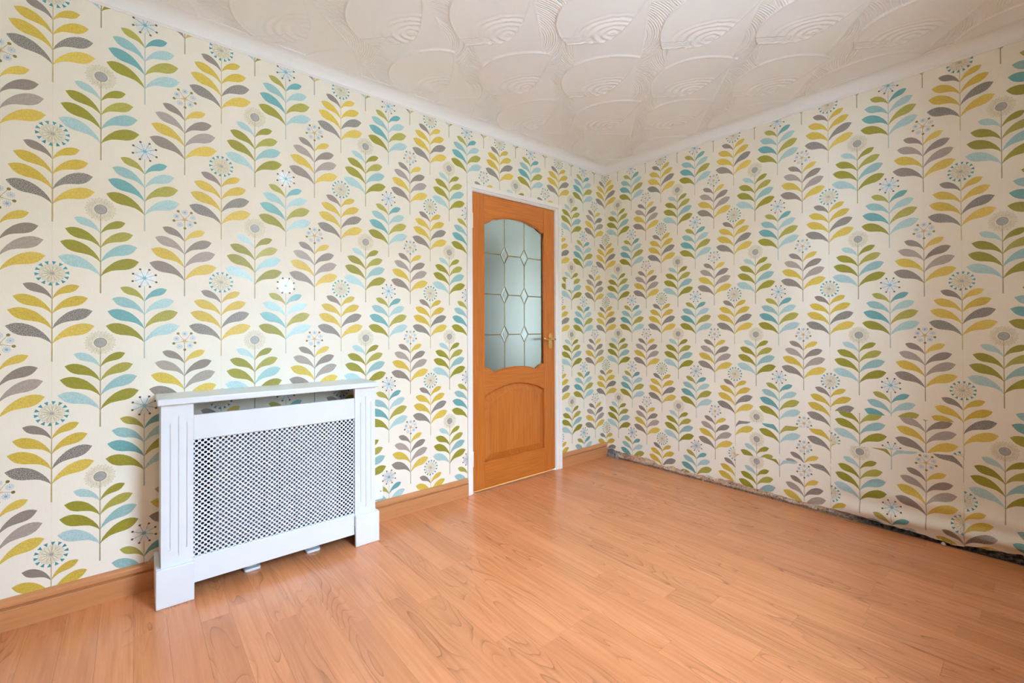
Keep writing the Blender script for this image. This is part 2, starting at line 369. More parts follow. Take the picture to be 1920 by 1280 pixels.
# ------------------------------------------------------------------ wallpaper print
def lin(r, g, b): return tuple(((c/255)/12.92 if c/255 <= 0.04045 else ((c/255+0.055)/1.055)**2.4) for c in (r, g, b))
INK = dict(Y=(0.60, 0.42, 0.060, 0.0), Y2=(0.66, 0.47, 0.085, 0.0), G=(0.275, 0.222, 0.183, 0.0), G2=(0.395, 0.325, 0.275, 0.0), GH=(0.165, 0.138, 0.113, 0.0),
           O=(0.30, 0.265, 0.026, 0.0), O2=(0.39, 0.345, 0.065, 0.0), B=(0.27, 0.465, 0.455, 0.35), B2=(0.40, 0.585, 0.57, 0.35), T=(0.125, 0.345, 0.345, 0.25),
           stemA=(0.55, 0.44, 0.20, 0.0), stemB=(0.36, 0.31, 0.16, 0.0), stemC=(0.44, 0.50, 0.46, 0.1), stemD=(0.38, 0.33, 0.26, 0.0),
           cream=(0.62, 0.57, 0.36, 0.15), cream_line=(0.50, 0.445, 0.28, 0.0), disc=(0.36, 0.34, 0.32, 0.2), ring=(0.20, 0.175, 0.10, 0.0),
           tri=(0.060, 0.30, 0.33, 0.1), dot=(0.10, 0.078, 0.055, 0.0), ray=(0.10, 0.22, 0.25, 0.0), silver=(0.74, 0.76, 0.74, 0.75), starc=(0.16, 0.45, 0.52, 0.2),
           odot=(0.22, 0.19, 0.03, 0.0), lav=(0.46, 0.53, 0.63, 0.15), bdot=(0.20, 0.42, 0.56, 0.2), orange=(0.62, 0.40, 0.14, 0.0), petal=(0.77, 0.70, 0.54, 0.15))
LT = [0, .05, .11, .19, .28, .38, .48, .58, .68, .78, .87, .94, 1.0]
def interp(t, pts): return float(np.interp(t, [a for a, _ in pts], [b for _, b in pts]))
LTOP = [(0, 0), (.05, .048), (.11, .098), (.26, .176), (.46, .237), (.62, .246), (.75, .226), (.84, .186), (.9, .145), (.96, .078), (1, 0)]
LBOT = [(0, -.006), (.05, .016), (.15, .036), (.28, .038), (.43, -.003), (.57, -.068), (.68, -.094), (.78, -.094), (.87, -.066), (.94, -.032), (1, 0)]
def motif(kind):
    P = []                                              # (points, ink, layer, uv)
    def poly(pts, ink, layer=0, uv=None): P.append((pts, INK[ink], layer, uv))
    def leaf(base, tip, ink, mir, seed, hatch=0.0):
        dx, dz = tip[0]*mir-base[0]*mir, tip[1]-base[1]; L = math.hypot(dx, dz); e = (dx/L, dz/L); n = (-e[1], e[0])
        def pt(t, s): return ((base[0]*mir+(e[0]*t+n[0]*s)*L)*mir, base[1]+(e[1]*t+n[1]*s)*L)
        for a, b in zip(LT[:-1], LT[1:]):
            q = [(a, interp(a, LBOT)), (b, interp(b, LBOT)), (b, interp(b, LTOP)), (a, interp(a, LTOP))]
            poly([pt(*c) for c in q], ink, 1, [(c[0]+seed*3.1, c[1]*3+seed*1.7, hatch) for c in q])
    rb = [0, .056, .114, .170]; rt = [(.1180, .067), (.1125, .1265), (.099, .177), (.0748, .223)]; lt = [(-.1200, .068), (-.1145, .1265), (-.1015, .178), (-.0765, .224)]
    cols = dict(A=(['Y2', 'GH', 'Y', 'Y'], ['GH', 'Y', 'Y', 'G']), B=(['O', 'B', 'O2', 'O'], ['B2', 'O', 'O', 'B2']),
                C=(['B2', 'O2', 'B2', 'T'], ['O', 'T', 'B', 'O2']), D=(['Y2', 'G2', 'G', 'Y2'], ['G', 'Y', 'G2', 'G']))[kind]
    for i in range(4):
        s = 'ABCD'.index(kind)*8+i
        leaf((.0008, rb[i]), rt[i], cols[0][i], 1, s, 1.0 if cols[0][i] == 'GH' else 0.0)
        leaf((-.0008, rb[i]), lt[i], cols[1][i], -1, s+4, 1.0 if cols[1][i] == 'GH' else 0.0)
    w0, w1 = .0022, .0011
    zs = [-.068, 0, .06, .12, .18, .267]
    for a, b in zip(zs[:-1], zs[1:]):
        wa = w0+(w1-w0)*(a+.068)/.335; wb = w0+(w1-w0)*(b+.068)/.335
        poly([(-wa, a), (wa, a), (wb, b), (-wb, b)], 'stem'+kind, 2)
    c0 = (0, .267)
    def disc(c, r, ink, layer, n=12): poly([(c[0]+r*math.cos(2*math.pi*i/n), c[1]+r*math.sin(2*math.pi*i/n)) for i in range(n)], ink, layer)
    def spoke(c, ang, r0, r1, wa, wb, ink, layer):
        ca, sa = math.cos(ang), math.sin(ang)
        poly([(c[0]+ca*r0+sa*wa, c[1]+sa*r0-ca*wa), (c[0]+ca*r1+sa*wb, c[1]+sa*r1-ca*wb), (c[0]+ca*r1-sa*wb, c[1]+sa*r1+ca*wb), (c[0]+ca*r0-sa*wa, c[1]+sa*r0+ca*wa)], ink, layer)
    def petal(c, ang, r0, r1, w, ink, layer):
        ca, sa = math.cos(ang), math.sin(ang); q = []
        for t, s in ((0, .25), (.35, .7), (.7, 1), (.93, .75), (1, 0), (.93, -.75), (.7, -1), (.35, -.7), (0, -.25)):
            r = r0+(r1-r0)*t; q.append((c[0]+ca*r+sa*w*s, c[1]+sa*r-ca*w*s))
        poly(q, ink, layer)
    tau = 2*math.pi
    if kind == 'A':
        for i in range(14):
            a = tau*(i+.25)/14; petal(c0, a+tau/28, .006, .036, .0047, 'cream_line', 3); petal(c0, a+tau/28, .007, .0350, .0038, 'petal', 4)
            spoke(c0, a, .005, .036, .0005, .0005, 'cream_line', 5); spoke(c0, a, .0335, .0465, .0006, .0060, 'tri', 5)
        disc(c0, .0052, 'disc', 6)
    elif kind == 'B':
        for i in range(26):
            a = tau*i/26; e = .046+(.0015 if i % 2 else -.001); petal(c0, a, .018, e, .0039, 'cream_line', 3); petal(c0, a, .018, e-.001, .0031, 'petal', 4)
            spoke(c0, a, .024, .036, .0005, .0005, 'cream_line', 5)
        disc(c0, .0192, 'ring', 5, 18); disc(c0, .0172, 'disc', 6, 18)
    elif kind == 'C':
        for i in range(16): petal(c0, tau*i/16+.1, .006, .036, .0042, 'silver', 3)
        for x, z in [(-.014, .0365), (.0156, .0362), (.0368, .0155), (.0385, -.0142), (.0179, -.0350), (-.0155, -.0355), (-.0378, -.0144), (-.0365, .0165)]:
            r = math.hypot(x, z); a = math.atan2(z, x)
            spoke(c0, a, .004, r*.5, .0012, .0007, 'starc', 4); spoke(c0, a, r*.45, r, .0008, .0007, 'ray', 5); disc((c0[0]+x, c0[1]+z), .0043, 'dot', 6, 10)
        disc(c0, .0062, 'starc', 6)
    else:
        for x, z in [(-.0226, .0335), (.0239, .0334), (.0377, -.0080), (.0010, -.0374), (-.0374, -.0090)]:
            r = math.hypot(x, z); spoke(c0, math.atan2(z, x), .003, r, .0008, .0008, 'stemD', 5); disc((c0[0]+x, c0[1]+z), .0055, 'odot', 6, 10)
        for k, (x, z) in enumerate([(.0006, .0321), (-.0277, .011), (-.0175, -.0231), (.0198, -.0197), (.0292, .0127)]):
            c = (c0[0]+x, c0[1]+z)
            for i in range(11): petal(c, tau*i/11, .003, .0118, .0013, 'lav', 4)
            disc(c, .0044 if k in (0, 1, 3) else .0026, 'bdot', 6, 8)
        for i in range(10): spoke(c0, tau*i/10, .003, .013, .0007, .0005, 'orange', 5)
        disc(c0, .0052, 'orange', 6)
    return P
MOT = {k: motif(k) for k in 'ABCD'}
def clip(pts, uvs, a, b, c):                            # keep a*x+b*z+c >= 0
    out, ou = [], []
    n = len(pts)
    for i in range(n):
        p, q = pts[i], pts[(i+1) % n]; dp = a*p[0]+b*p[1]+c; dq = a*q[0]+b*q[1]+c
        if dp >= 0: out.append(p); ou.append(uvs[i])
        if (dp >= 0) != (dq >= 0):
            t = dp/(dp-dq); out.append((p[0]+(q[0]-p[0])*t, p[1]+(q[1]-p[1])*t)); ou.append(tuple(x+(y-x)*t for x, y in zip(uvs[i], uvs[(i+1) % n])))
    return out, ou
def clip_region(pts, uvs, reg):                         # reg: list of half-planes
    for h in reg:
        d = [h[0]*x+h[1]*z+h[2] for x, z in pts]
        if min(d) >= 0: continue
        if max(d) <= 0: return [], []
        pts, uvs = clip(pts, uvs, *h)
        if len(pts) < 3: return [], []
    return pts, uvs
class Print:
    def __init__(s): s.v = []; s.f = []; s.c = []; s.u = []
    def add(s, pts, uvs, col, pos, layer):
        n = len(s.v)
        for (x, z), u in zip(pts, uvs):
            s.v.append(pos(x, z, layer)); s.c.append(col); s.u.append(u)
        s.f.append(tuple(range(n, n+len(pts))))
    def build(s, name, parent):
        o = meshobj(name, s.v, s.f, MT['ink'], parent)
        a = o.data.attributes.new('ink', 'FLOAT_COLOR', 'POINT'); a.data.foreach_set('color', np.array(s.c, np.float32).ravel())
        b = o.data.attributes.new('leaf_uv', 'FLOAT_VECTOR', 'POINT'); b.data.foreach_set('vector', np.array(s.u, np.float32).ravel())
        return tag(o, None, None, None, 'stuff')
def fill_print(pr, u0, u1, zA, rep, regs, pos, slicer=None, zmin=-0.1, zmax=2.5):
    # one drop of paper: column A on both edges, then B, C, D at quarters
    w = u1-u0; sx = w/0.542
    for ci, k in enumerate('ABCDA'):
        uc = u0+w*ci/4; zh = zA if k in 'AC' else zA-rep/2
        for r in range(-6, 7):
            zb = zh+r*rep-.267
            if zb+.33 < zmin or zb-.07 > zmax: continue
            for pts, col, layer, uv in MOT[k]:
                q = [(uc+x*sx, zb+z) for x, z in pts]
                if uv is None: uv = [(x*8, z*8, 0.0) for x, z in pts]
                for reg in regs:
                    a, b = clip_region(q, uv, reg)
                    if not a: continue
                    if slicer and min(z for _, z in a) < 0.24:
                        for c, d in slicer(a, b): pr.add(c, d, col, pos, layer)
                    else: pr.add(a, b, col, pos, layer)
def rect(u0, u1, z0, z1): return [(1, 0, -u0), (-1, 0, u1), (0, 1, -z0), (0, -1, z1)]

# wall_left: flat drops, one cut round the door
edgesL = [XB, -3.320, -2.777, -2.235, -1.694, -1.150, -0.567, 0.0]
for i in range(7):
    a, b = edgesL[i], edgesL[i+1]; ua = -3.862 if i == 0 else a
    rs = []
    for (x0, x1, z0, z1) in ((a, min(b, DX0), 0.02, ZC-.01), (max(a, DX0), min(b, DX1), DZ1, ZC-.01), (max(a, DX1), b, 0.02, ZC-.01)):
        if x1-x0 > 1e-4: rs.append((x0, x1, z0, z1))
    mb = MB(); g = 0.0003
    for x0, x1, z0, z1 in rs: mb.quad((x0+g, -.001, z0), (x1-g, -.001, z0), (x1-g, -.001, z1), (x0+g, -.001, z1))
    drop = meshobj('wallpaper_drop', mb.v, mb.f, MT['paper'], wall_left)
    pr = Print(); fill_print(pr, ua, b, 1.830, 0.532, [rect(x0+g, x1-g, z0, z1) for x0, x1, z0, z1 in rs], lambda x, z, l: (x, -.0013-l*.00005, z))
    pr.build('printed_pattern', drop)

# wall_right: u runs away from the corner; the paper is loose, torn and bulging along the floor
ZBP = [(0, .050), (.06, .070), (.125, .058), (.265, .055), (.42, .061), (.47, .05), (.507, .032), (.651, .038), (.771, .031), (.876, .037), (1.051, .048), (1.118, .042), (1.212, .040),
       (1.408, .033), (1.481, .033), (1.625, .036), (1.73, .036), (1.78, .033), (1.888, .025), (1.99, .026), (2.068, .017), (2.129, .013), (2.1735, .007), (2.1765, .026), (2.23, .029), (2.36, .046), (2.8, .045)]
def zbot(u): return interp(u, ZBP)+0.0022*math.sin(u*97)+0.0018*math.sin(u*211+1)
def sstep(a, b, x): t = min(1, max(0, (x-a)/(b-a))); return t*t*(3-2*t)
def bulge(u, z):
    if z > 0.32: return 0.0
    a = 0.0014+0.005*sstep(1.25, 1.6, u)+0.023*sstep(1.55, 2.0, u)+0.009*sstep(2.1, 2.4, u)
    zc = 0.078+0.012*math.sin(u*3.1)
    d = a*math.exp(-((z-zc)/0.036)**2)+0.45*a*math.exp(-((z-0.165-0.02*math.sin(u*4))/0.035)**2)
    d += 0.25*a*math.exp(-((z-zc+0.045)/0.014)**2)*math.sin(u*9+1)
    if u < 0.25: d += 0.006*math.exp(-((u-0.10)/0.05)**2)*sstep(0.30, 0.12, z)*1.0 if z < 0.3 else 0
    return max(d, 0.0)
def sliceR(pts, uvs):
    z0 = min(z for _, z in pts); z1 = max(z for _, z in pts); u0 = min(u for u, _ in pts); u1 = max(u for u, _ in pts)
    out = []
    for k in range(int(math.floor(z0/0.008)), int(math.ceil(z1/0.008))):
        a, b = clip_region(pts, uvs, [(0, 1, -k*0.008), (0, -1, (k+1)*0.008)])
        if len(a) < 3: continue
        if u1-u0 > 0.03:
            for j in range(int(math.floor(u0/0.025)), int(math.ceil(u1/0.025))):
                c, d = clip_region(a, b, [(1, 0, -j*0.025), (-1, 0, (j+1)*0.025)])
                if len(c) >= 3: out.append((c, d))
        else: out.append((a, b))
    return [(a, b) for a, b in out if sum(z for _, z in a)/len(a) > zbot(sum(u for u, _ in a)/len(a))+.001]
zrows = [0.0]
while zrows[-1] < 0.34: zrows.append(zrows[-1]+0.006)
zrows += [0.42, 0.5, 0.8, 1.2, 1.6, 2.0, 2.44]
def sheet(name, u0, u1, top, off, parent):              # top(u) = upper edge of the sheet
    nu = max(2, int((u1-u0)/0.02)); us = np.linspace(u0, u1, nu+1); v = []; f = []
    for z in zrows:
        for u in us:
            zz = min(max(z, zbot(u)), top(u)); v.append((-off-bulge(u, zz), -u, zz))
    k = nu+1
    for j in range(len(zrows)-1):
        for i in range(nu):
            q = (j*k+i, j*k+i+1, (j+1)*k+i+1, (j+1)*k+i)
            if abs(v[q[0]][2]-v[q[3]][2])+abs(v[q[1]][2]-v[q[2]][2]) < 1e-6: continue
            f.append(q)
    return meshobj(name, v, f, MT['paper'], parent, True)
edgesR = [0.0, 0.537, 1.085, 1.627, 2.175, 2.72]
patches = {2: [(.462, .485, -.144), (.238, .277, -.287)], 3: [(.601, .613, -.342), (.410, .452, -.113)]}
posR = lambda off: (lambda u, z, l: (-off-.0003-l*.00005-bulge(u, z), -u, z))
for i in range(5):
    a, b = edgesR[i], edgesR[i+1]; g = 0.0004
    be = min(b, -YB-.002)
    drop = sheet('wallpaper_drop', a+g, be-g, lambda u: 2.44, .001, wall_right)
    reg = rect(a+g, be-g, 0.0, ZC-.01)
    pl = patches.get(i, [])
    if pl:
        t0, t1, _ = pl[0]; sl = (t1-t0)/(b-a); reg = reg+[(-sl, 1, -(t0-sl*a))]
    pr = Print(); fill_print(pr, a, b, 1.839, 0.534, [reg], posR(.001), sliceR); pr.build('printed_pattern', drop)
    for k, (t0, t1, dz) in enumerate(pl):
        off = .0020+.0010*k; sl = (t1-t0)/(b-a)
        top = lambda u, t0=t0, sl=sl, a=a: t0+sl*(u-a)+0.0012*math.sin(u*170)
        ps = sheet('wallpaper_patch', a+g, b-g, top, off, wall_right)
        reg = rect(a+g, b-g, 0.0, 1.0)+[(sl, -1, t0-sl*a)]
        if k+1 < len(pl):
            s0, s1, _ = pl[k+1]; s2 = (s1-s0)/(b-a); reg = reg+[(-s2, 1, -(s0-s2*a))]
        pr = Print(); fill_print(pr, a, b, 1.839+dz+0.534, 0.534, [reg], posR(off), sliceR, zmax=0.7); pr.build('printed_pattern', ps)

# bare plaster and rubble along the foot of wall_right
def plaster():
    nu, nz = 420, 14; v = []; c = []; f = []
    from mathutils import noise as mn
    for i in range(nu+1):
        u = 2.62*i/nu; dark = sstep(1.58, 1.80, u+0.12*mn.noise((u*6, 3, 0)))
        top = 0.085
        for j in range(nz+1):
            t = j/nz; z = -0.012+(top+0.012)*t
            n1 = mn.noise((u*22, z*60, 1.3)); n2 = mn.noise((u*70, z*160, 5.1)); n3 = mn.noise((u*7, z*9, 9.0))
            lim = 0.0 if z > zbot(u)-0.010 else 1.0
            bul = (0.003+0.004*n1+0.002*n2)*lim*math.sin(math.pi*min(1, max(0, (z+0.012)/0.06)))
            rec = 0.012*sstep(0.010, 0.000, z+0.004*n1)*(1-dark)+0.034*dark*sstep(0.062, 0.045, z)
            v.append((-max(0, bul)*(1-dark)+rec, -u, z))
            tan = np.array((0.55, 0.36, 0.23)); pale = np.array((0.72, 0.58, 0.45)); brown = np.array((0.16, 0.075, 0.035)); grey = np.array((0.22, 0.20, 0.18)); blk = np.array((0.018, 0.016, 0.02))
            k = tan+(pale-tan)*max(0, n1)*1.4
            k = k+(brown-k)*min(0.8, max(0, n3*0.9+n2*0.5-0.1))
            k = k+(grey-k)*(1-sstep(0.10, 0.16, u+0.02*n1))
            if n2 > 0.45: k = k*0.3
            k = k+(blk-k)*dark*min(1, 0.86+0.6*n2)  # recess blackened in the colour, standing for the shade of the hole
            c.append((*np.clip(k, 0.01, 0.9), 1))
    for i in range(nu):
        for j in range(nz):
            a = i*(nz+1)+j; f.append((a, a+nz+1, a+nz+2, a+1))
    m, nt, p = new_mat('crumbling_plaster'); a = nd(nt, 'ShaderNodeAttribute'); a.attribute_name = 'stain_shade'
    g = nd(nt, 'ShaderNodeNewGeometry'); t = nd(nt, 'ShaderNodeTexNoise', Scale=160.0, Detail=5.0); nt.links.new(g.outputs['Position'], t.inputs['Vector'])
    nt.links.new(mixc(nt, a.outputs['Color'], ramp(nt, t.outputs[0], [(0.35, (0.55,)*3), (0.6, (1.15,)*3)]), 1.0, 'MULTIPLY'), p.inputs['Base Color'])
    p.inputs['Roughness'].default_value = 0.9; bump(nt, p, t.outputs[0], 0.5, 0.002)
    o = meshobj('exposed_plaster', v, f, m, wall_right, True)
    at = o.data.attributes.new('stain_shade', 'FLOAT_COLOR', 'POINT'); at.data.foreach_set('color', np.array(c, np.float32).ravel())
    # loose crumbs lying in the gap
    mats = [plain('grey_rubble', (0.24, 0.215, 0.19), 0.9, noise=0.3, nscale=120, bmp=0.5), plain('tan_rubble', (0.46, 0.30, 0.19), 0.9, noise=0.3, nscale=120, bmp=0.5), plain('pale_rubble', (0.62, 0.56, 0.48), 0.9, noise=0.2, nscale=120, bmp=0.5)]
    spots = [(0.030+0.014*k+random.uniform(-.004, .004), random.uniform(.010, .020), 0) for k in range(8)]+[(0.6, .006, 1), (0.86, .007, 1), (2.10, .009, 2), (1.66, .006, 1)]
    spots += [(random.uniform(0.03, 0.13), random.uniform(.008, .014), 0) for _ in range(7)]
    for n, (u, r, k) in enumerate(spots):
        bm = bmesh.new(); bmesh.ops.create_icosphere(bm, subdivisions=2, radius=r)
        for w in bm.verts: w.co *= 1+0.35*mn.noise(w.co*90+Vector((n, 0, 0)))
        me = bpy.data.meshes.new('plaster_crumb'); bm.to_mesh(me); bm.free(); me.materials.append(mats[k])
        o = link(bpy.data.objects.new('plaster_crumb', me), wall_right)
        o.location = (-0.0055-0.2*r if n < 12 else -0.006, -u, -0.004+r*0.8 if n < 12 else random.uniform(0.015, 0.045))
plaster()

# ------------------------------------------------------------------ skirting boards on wall_left
def skirt(name, x0, x1, lab):
    prof = [(0, 0), (-.018, 0), (-.018, .0705), (-.0172, .0740), (-.0150, .0752), (-.0060, .0725), (-.0060, .0815), (-.0150, .0822), (-.0172, .0850), (-.0175, .091), (-.0165, .099), (-.0130, .106), (-.007, .111), (-.002, .1135), (0, .1135)]
    k = len(prof); mb = MB()
    mb.v = [(x0, y, z) for y, z in prof]+[(x1, y, z) for y, z in prof]
    mb.f = [(i, (i+1) % k, k+(i+1) % k, k+i) for i in range(k)]+[tuple(range(k)), tuple(range(2*k-1, k-1, -1))]
    o = mb.build(name, MT['skirt']); struct(o, lab)
skirt('baseboard_left', XB, -1.4265, 'grooved wooden skirting board behind the radiator cover')
skirt('baseboard_right', -0.5505, -0.0035, 'short grooved wooden skirting board between door frame and corner')

# ------------------------------------------------------------------ door frame
m = MB()
AX0, AX1, AI0, AI1, AZ, AIZ = -1.426, -0.551, -1.384, -0.612, 2.036, 1.992
def archi(mb, x0, x1, z0, z1): mb.box(x0, x1, -.016, -.0005, z0, z1)
tr = empty('trim_3', (0, 0, 0)); struct(tr, 'white painted door frame round the wooden door')
mb = MB(); archi(mb, AX0, AX0+.030, 0, AZ); mb.box(AX0+.030, AI0, -.010, -.0005, 0, AIZ); mb.build('architrave', MT['trim'], tr, 0.003)
mb = MB(); archi(mb, AX1-.030, AX1, 0, AZ); mb.box(AI1, AX1-.030, -.010, -.0005, 0, AIZ); mb.build('architrave', MT['trim'], tr, 0.003)
mb = MB(); archi(mb, AX0+.030, AX1-.030, AZ-.030, AZ); mb.box(AX0+.030, AX1-.030, -.010, -.0005, AIZ, AZ-.030); mb.build('architrave', MT['trim'], tr, 0.003)
MB().box(DX0, AI0+.003, -.0005, .1, 0, DZ1).build('jamb', MT['trim'], tr)
MB().box(-.614, DX1, -.0005, .1, 0, DZ1).build('jamb', MT['trim'], tr)
MB().box(AI0+.003, -.614, -.0005, .1, 1.9885, DZ1).build('head_jamb', MT['trim'], tr)
mb = MB(); mb.box(AI0+.003, AI0+.018, .040, .055, 0, 1.9885); mb.box(-.629, -.614, .040, .055, 0, 1.9885); mb.box(AI0+.018, -.629, .040, .055, 1.974, 1.9885); mb.build('door_stop', MT['trim'], tr)
mb = MB(); mb.prism([(-1.376, 0.0), (-.618, 0.0), (-.618, .004), (-1.376, .004)], -.012, .016)
struct(mb.build('trim_4', MT['alu'], None, 0.0012), 'thin metal threshold strip under the wooden door')

# ------------------------------------------------------------------ door
door = empty('door_1', (0, 0, 0)); struct(door, 'brown wooden door with leaded frosted glass and arched lower panel')
L0, L1, ZD0, ZD1 = -1.3785, -0.6175, 0.009, 1.985; O0, O1 = -1.283, -0.728; YF_, YK = 0.0, 0.036
def sym(pts):                                           # half profile (s from edge to centre) -> full curve in (x, z)
    h = (O1-O0)/2; q = [(O0+s*h, z) for s, z in pts]; return q+[(O1-s*h, z) for s, z in reversed(pts[:-1])]
top_c = sym([(0, 1.797), (.08, 1.799), (.17, 1.812), (.25, 1.828), (.32, 1.8345), (.40, 1.836), (.5, 1.845), (.62, 1.853), (.8, 1.859), (1, 1.861)])
gl_b = sym([(0, .817), (.10, .814), (.19, .800), (.25, .787), (.29, .778), (.36, .784), (.5, .795), (.7, .803), (1, .807)])
pn_t = sym([(0, .627), (.10, .638), (.22, .655), (.30, .663), (.36, .665), (.45, .672), (.6, .684), (.8, .693), (1, .697)])
MB().prism([(L0, ZD0), (O0, ZD0), (O0, ZD1), (L0, ZD1)], YF_, YK).build('stile', MT['door_v'], door, .002)
MB().prism([(O1, ZD0), (L1, ZD0), (L1, ZD1), (O1, ZD1)], YF_, YK).build('stile', MT['door_v'], door, .002)
MB().prism([(O0, ZD1)]+top_c+[(O1, ZD1)], YF_+.0005, YK).build('top_rail', MT['door_h'], door, .003)
MB().prism(pn_t+list(reversed(gl_b)), YF_+.0005, YK).build('middle_rail', MT['door_h'], door, .003)
MB().prism([(O0, ZD0), (O1, ZD0), (O1, .187), (O0, .187)], YF_+.0005, YK).build('bottom_rail', MT['door_h'], door, .002)
def raised_panel():
    out = [(O0, .187), (O1, .187)]+[(x, z) for x, z in reversed(pn_t)]
    cx, cz = (O0+O1)/2, .41
    def inset(d):
        r = []
        for x, z in out:
            nx_ = O0+d+(x-O0)*(O1-O0-2*d)/(O1-O0); nz = .187+d*.9+(z-.187)*((.62-.187-1.9*d)/(.62-.187)) if z < .62 else z-d*1.0
            r.append((nx_, nz))
        return r
    lev = [(out, .019), (inset(.006), .0185), (inset(.010), .0150), (inset(.046), .0050), (inset(.050), .0015)]
    mb = MB(); k = len(out)
    for o_, y in lev: mb.v += [(x, y, z) for x, z in o_]
    for a in range(len(lev)-1):
        for i in range(k): mb.f.append((a*k+i, a*k+(i+1) % k, (a+1)*k+(i+1) % k, (a+1)*k+i))
    mb.f.append(tuple((len(lev)-1)*k+i for i in range(k)))
    mb.v += [(x, .024, z) for x, z in out]; e = len(lev)*k; mb.f.append(tuple(e+i for i in reversed(range(k))))
    for i in range(k): mb.f.append((i, e+i, e+(i+1) % k, (i+1) % k))
    mb.build('raised_panel', MT['door_v'], door)
raised_panel()
# beads round the glass
def bead(curve, name):
    MB().tube([(x, .008, z) for x, z in curve], .0045, 6).build(name, MT['door_h'], door, smooth=True)
bead([(x, z-.003) for x, z in top_c], 'glazing_bead'); bead([(x, z+.003) for x, z in gl_b], 'glazing_bead')
MB().tube([(O0+.002, .008, .817), (O0+.002, .008, 1.797)], .0045, 6).build('glazing_bead', MT['door_v'], door, smooth=True)
MB().tube([(O1-.002, .008, .817), (O1-.002, .008, 1.797)], .0045, 6).build('glazing_bead', MT['door_v'], door, smooth=True)
# leaded glass: three columns, three cross lines, a diamond at each crossing
VX = [-1.097, -0.913]; HZ = [1.595, 1.317, 1.040]; dw, dh = .036, .062; GY = .017
xb = [O0-.008, VX[0], VX[1], O1+.008]; zb = [.770, HZ[2], HZ[1], HZ[0], 1.870]
for i in range(3):
    for j in range(4):
        x0, x1, z0, z1 = xb[i], xb[i+1], zb[j], zb[j+1]; o_ = []
        def corner(x, z, has, a, b): o_.extend([a, b] if has else [(x, z)])
        corner(x0, z0, i > 0 and j > 0, (x0, z0+dh), (x0+dw, z0)); corner(x1, z0, i < 2 and j > 0, (x1-dw, z0), (x1, z0+dh))
        corner(x1, z1, i < 2 and j < 3, (x1, z1-dh), (x1-dw, z1)); corner(x0, z1, i > 0 and j < 3, (x0+dw, z1), (x0, z1-dh))
        MB().prism(o_, GY-.002, GY+.002).build('glass_pane', MT['frost'], door)
for x in VX:
    for z in HZ:
        q = [(x-dw, z), (x, z-dh), (x+dw, z), (x, z+dh)]; qi = [(x+(a-x)*.68, z+(b-z)*.68) for a, b in q]
        mb = MB(); mb.v = [(a, GY-.001, b) for a, b in q]+[(a, GY-.005, b) for a, b in qi]+[(a, GY+.002, b) for a, b in q]
        mb.f = [(0, 1, 5, 4), (1, 2, 6, 5), (2, 3, 7, 6), (3, 0, 4, 7), (4, 5, 6, 7), (11, 10, 9, 8), (0, 8, 9, 1), (1, 9, 10, 2), (2, 10, 11, 3), (3, 11, 8, 0)]
        mb.build('diamond_pane', MT['bevelglass'], door)
        MB().tube([(a, GY-.003, b) for a, b in q+[q[0]]], .0036, 6).build('lead_strip', MT['came'], door)
for x in VX:
    for z0, z1 in zip(zb[:-1], zb[1:]):
        MB().tube([(x, GY-.003, z0+(dh if z0 != zb[0] else 0)), (x, GY-.003, z1-(dh if z1 != zb[-1] else 0))], .0036, 6).build('lead_strip', MT['came'], door)
for z in HZ:
    for x0, x1 in ((xb[0], VX[0]-dw), (VX[0]+dw, VX[1]-dw), (VX[1]+dw, xb[3])):
        MB().tube([(x0, GY-.003, z), (x1, GY-.003, z)], .0036, 6).build('lead_strip', MT['came'], door)
# handles (room side and hall side) and hinges
def handle(sgn, y0, par):
    hx, z0, z1 = -.668, .926, 1.046; hw = .019; o_ = []
    for a in range(9): t = math.pi*a/8; o_.append((hx+hw*math.cos(t), z1-.012+.012*math.sin(t)))
    for a in range(9): t = math.pi+math.pi*a/8; o_.append((hx+hw*math.cos(t), z0+.012+.012*math.sin(t)))
    h = MB().prism(o_, y0, y0+sgn*.007).build('door_handle', MT['brass'], par, .002)
    z = 1.0; yy = lambda d: y0+sgn*d
    MB().tube([(hx, yy(.006), z), (hx, yy(.048), z)], .009, 12).build('spindle', MT['brass'], h, smooth=True)
    MB().tube([(hx+.012, yy(.050), z-.002), (hx, yy(.052), z+.001), (hx-.025, yy(.055), z+.005), (hx-.05, yy(.055), z-.001), (hx-.078, yy(.053), z-.003), (hx-.098, yy(.049), z+.006), (hx-.106, yy(.046), z+.011)], [.006, .0085, .008, .0065, .007, .0065, .004], 12).build('lever', MT['brass'], h, smooth=True)
handle(-1, YF_, door); handle(1, YK, door)
for z in (1.745, .175):
    MB().tube([(-1.3815, -.004, z), (-1.3815, -.004, z+.10)], .0045, 10).build('hinge', MT['trim'], door, smooth=True)

# ------------------------------------------------------------------ light switch and socket
sw = empty('light_switch', (-.4515, 0, 1.427)); tag(sw, 'small white square light switch on the wallpaper beside the door', 'light switch')
o = MB().box(-.043, .043, -.0105, -.0014, -.043, .043).build('face_plate', MT['plastic'], sw, .002)
MB().box(-.011, .011, -.0145, -.0103, -.016, .016).build('rocker', MT['plastic'], sw, .001)
for x in (-.030, .030): MB().tube([(x, -.0112, 0), (x, -.0100, 0)], .003, 10).build('screw', MT['alu'], sw)
so = empty('wall_socket', (-2.079, 0, .170)); tag(so, 'white double wall socket low down beside the radiator cover', 'wall socket')
MB().box(-.073, .073, -.0125, -.0014, -.043, .043).build('face_plate', MT['plastic'], so, .002)
MB().tube([(.060, -.0132, 0), (.060, -.0120, 0)], .0032, 10).build('screw', MT['dark'], so)
MB().tube([(-.060, -.0132, 0), (-.060, -.0120, 0)], .0032, 10).build('screw', MT['dark'], so)
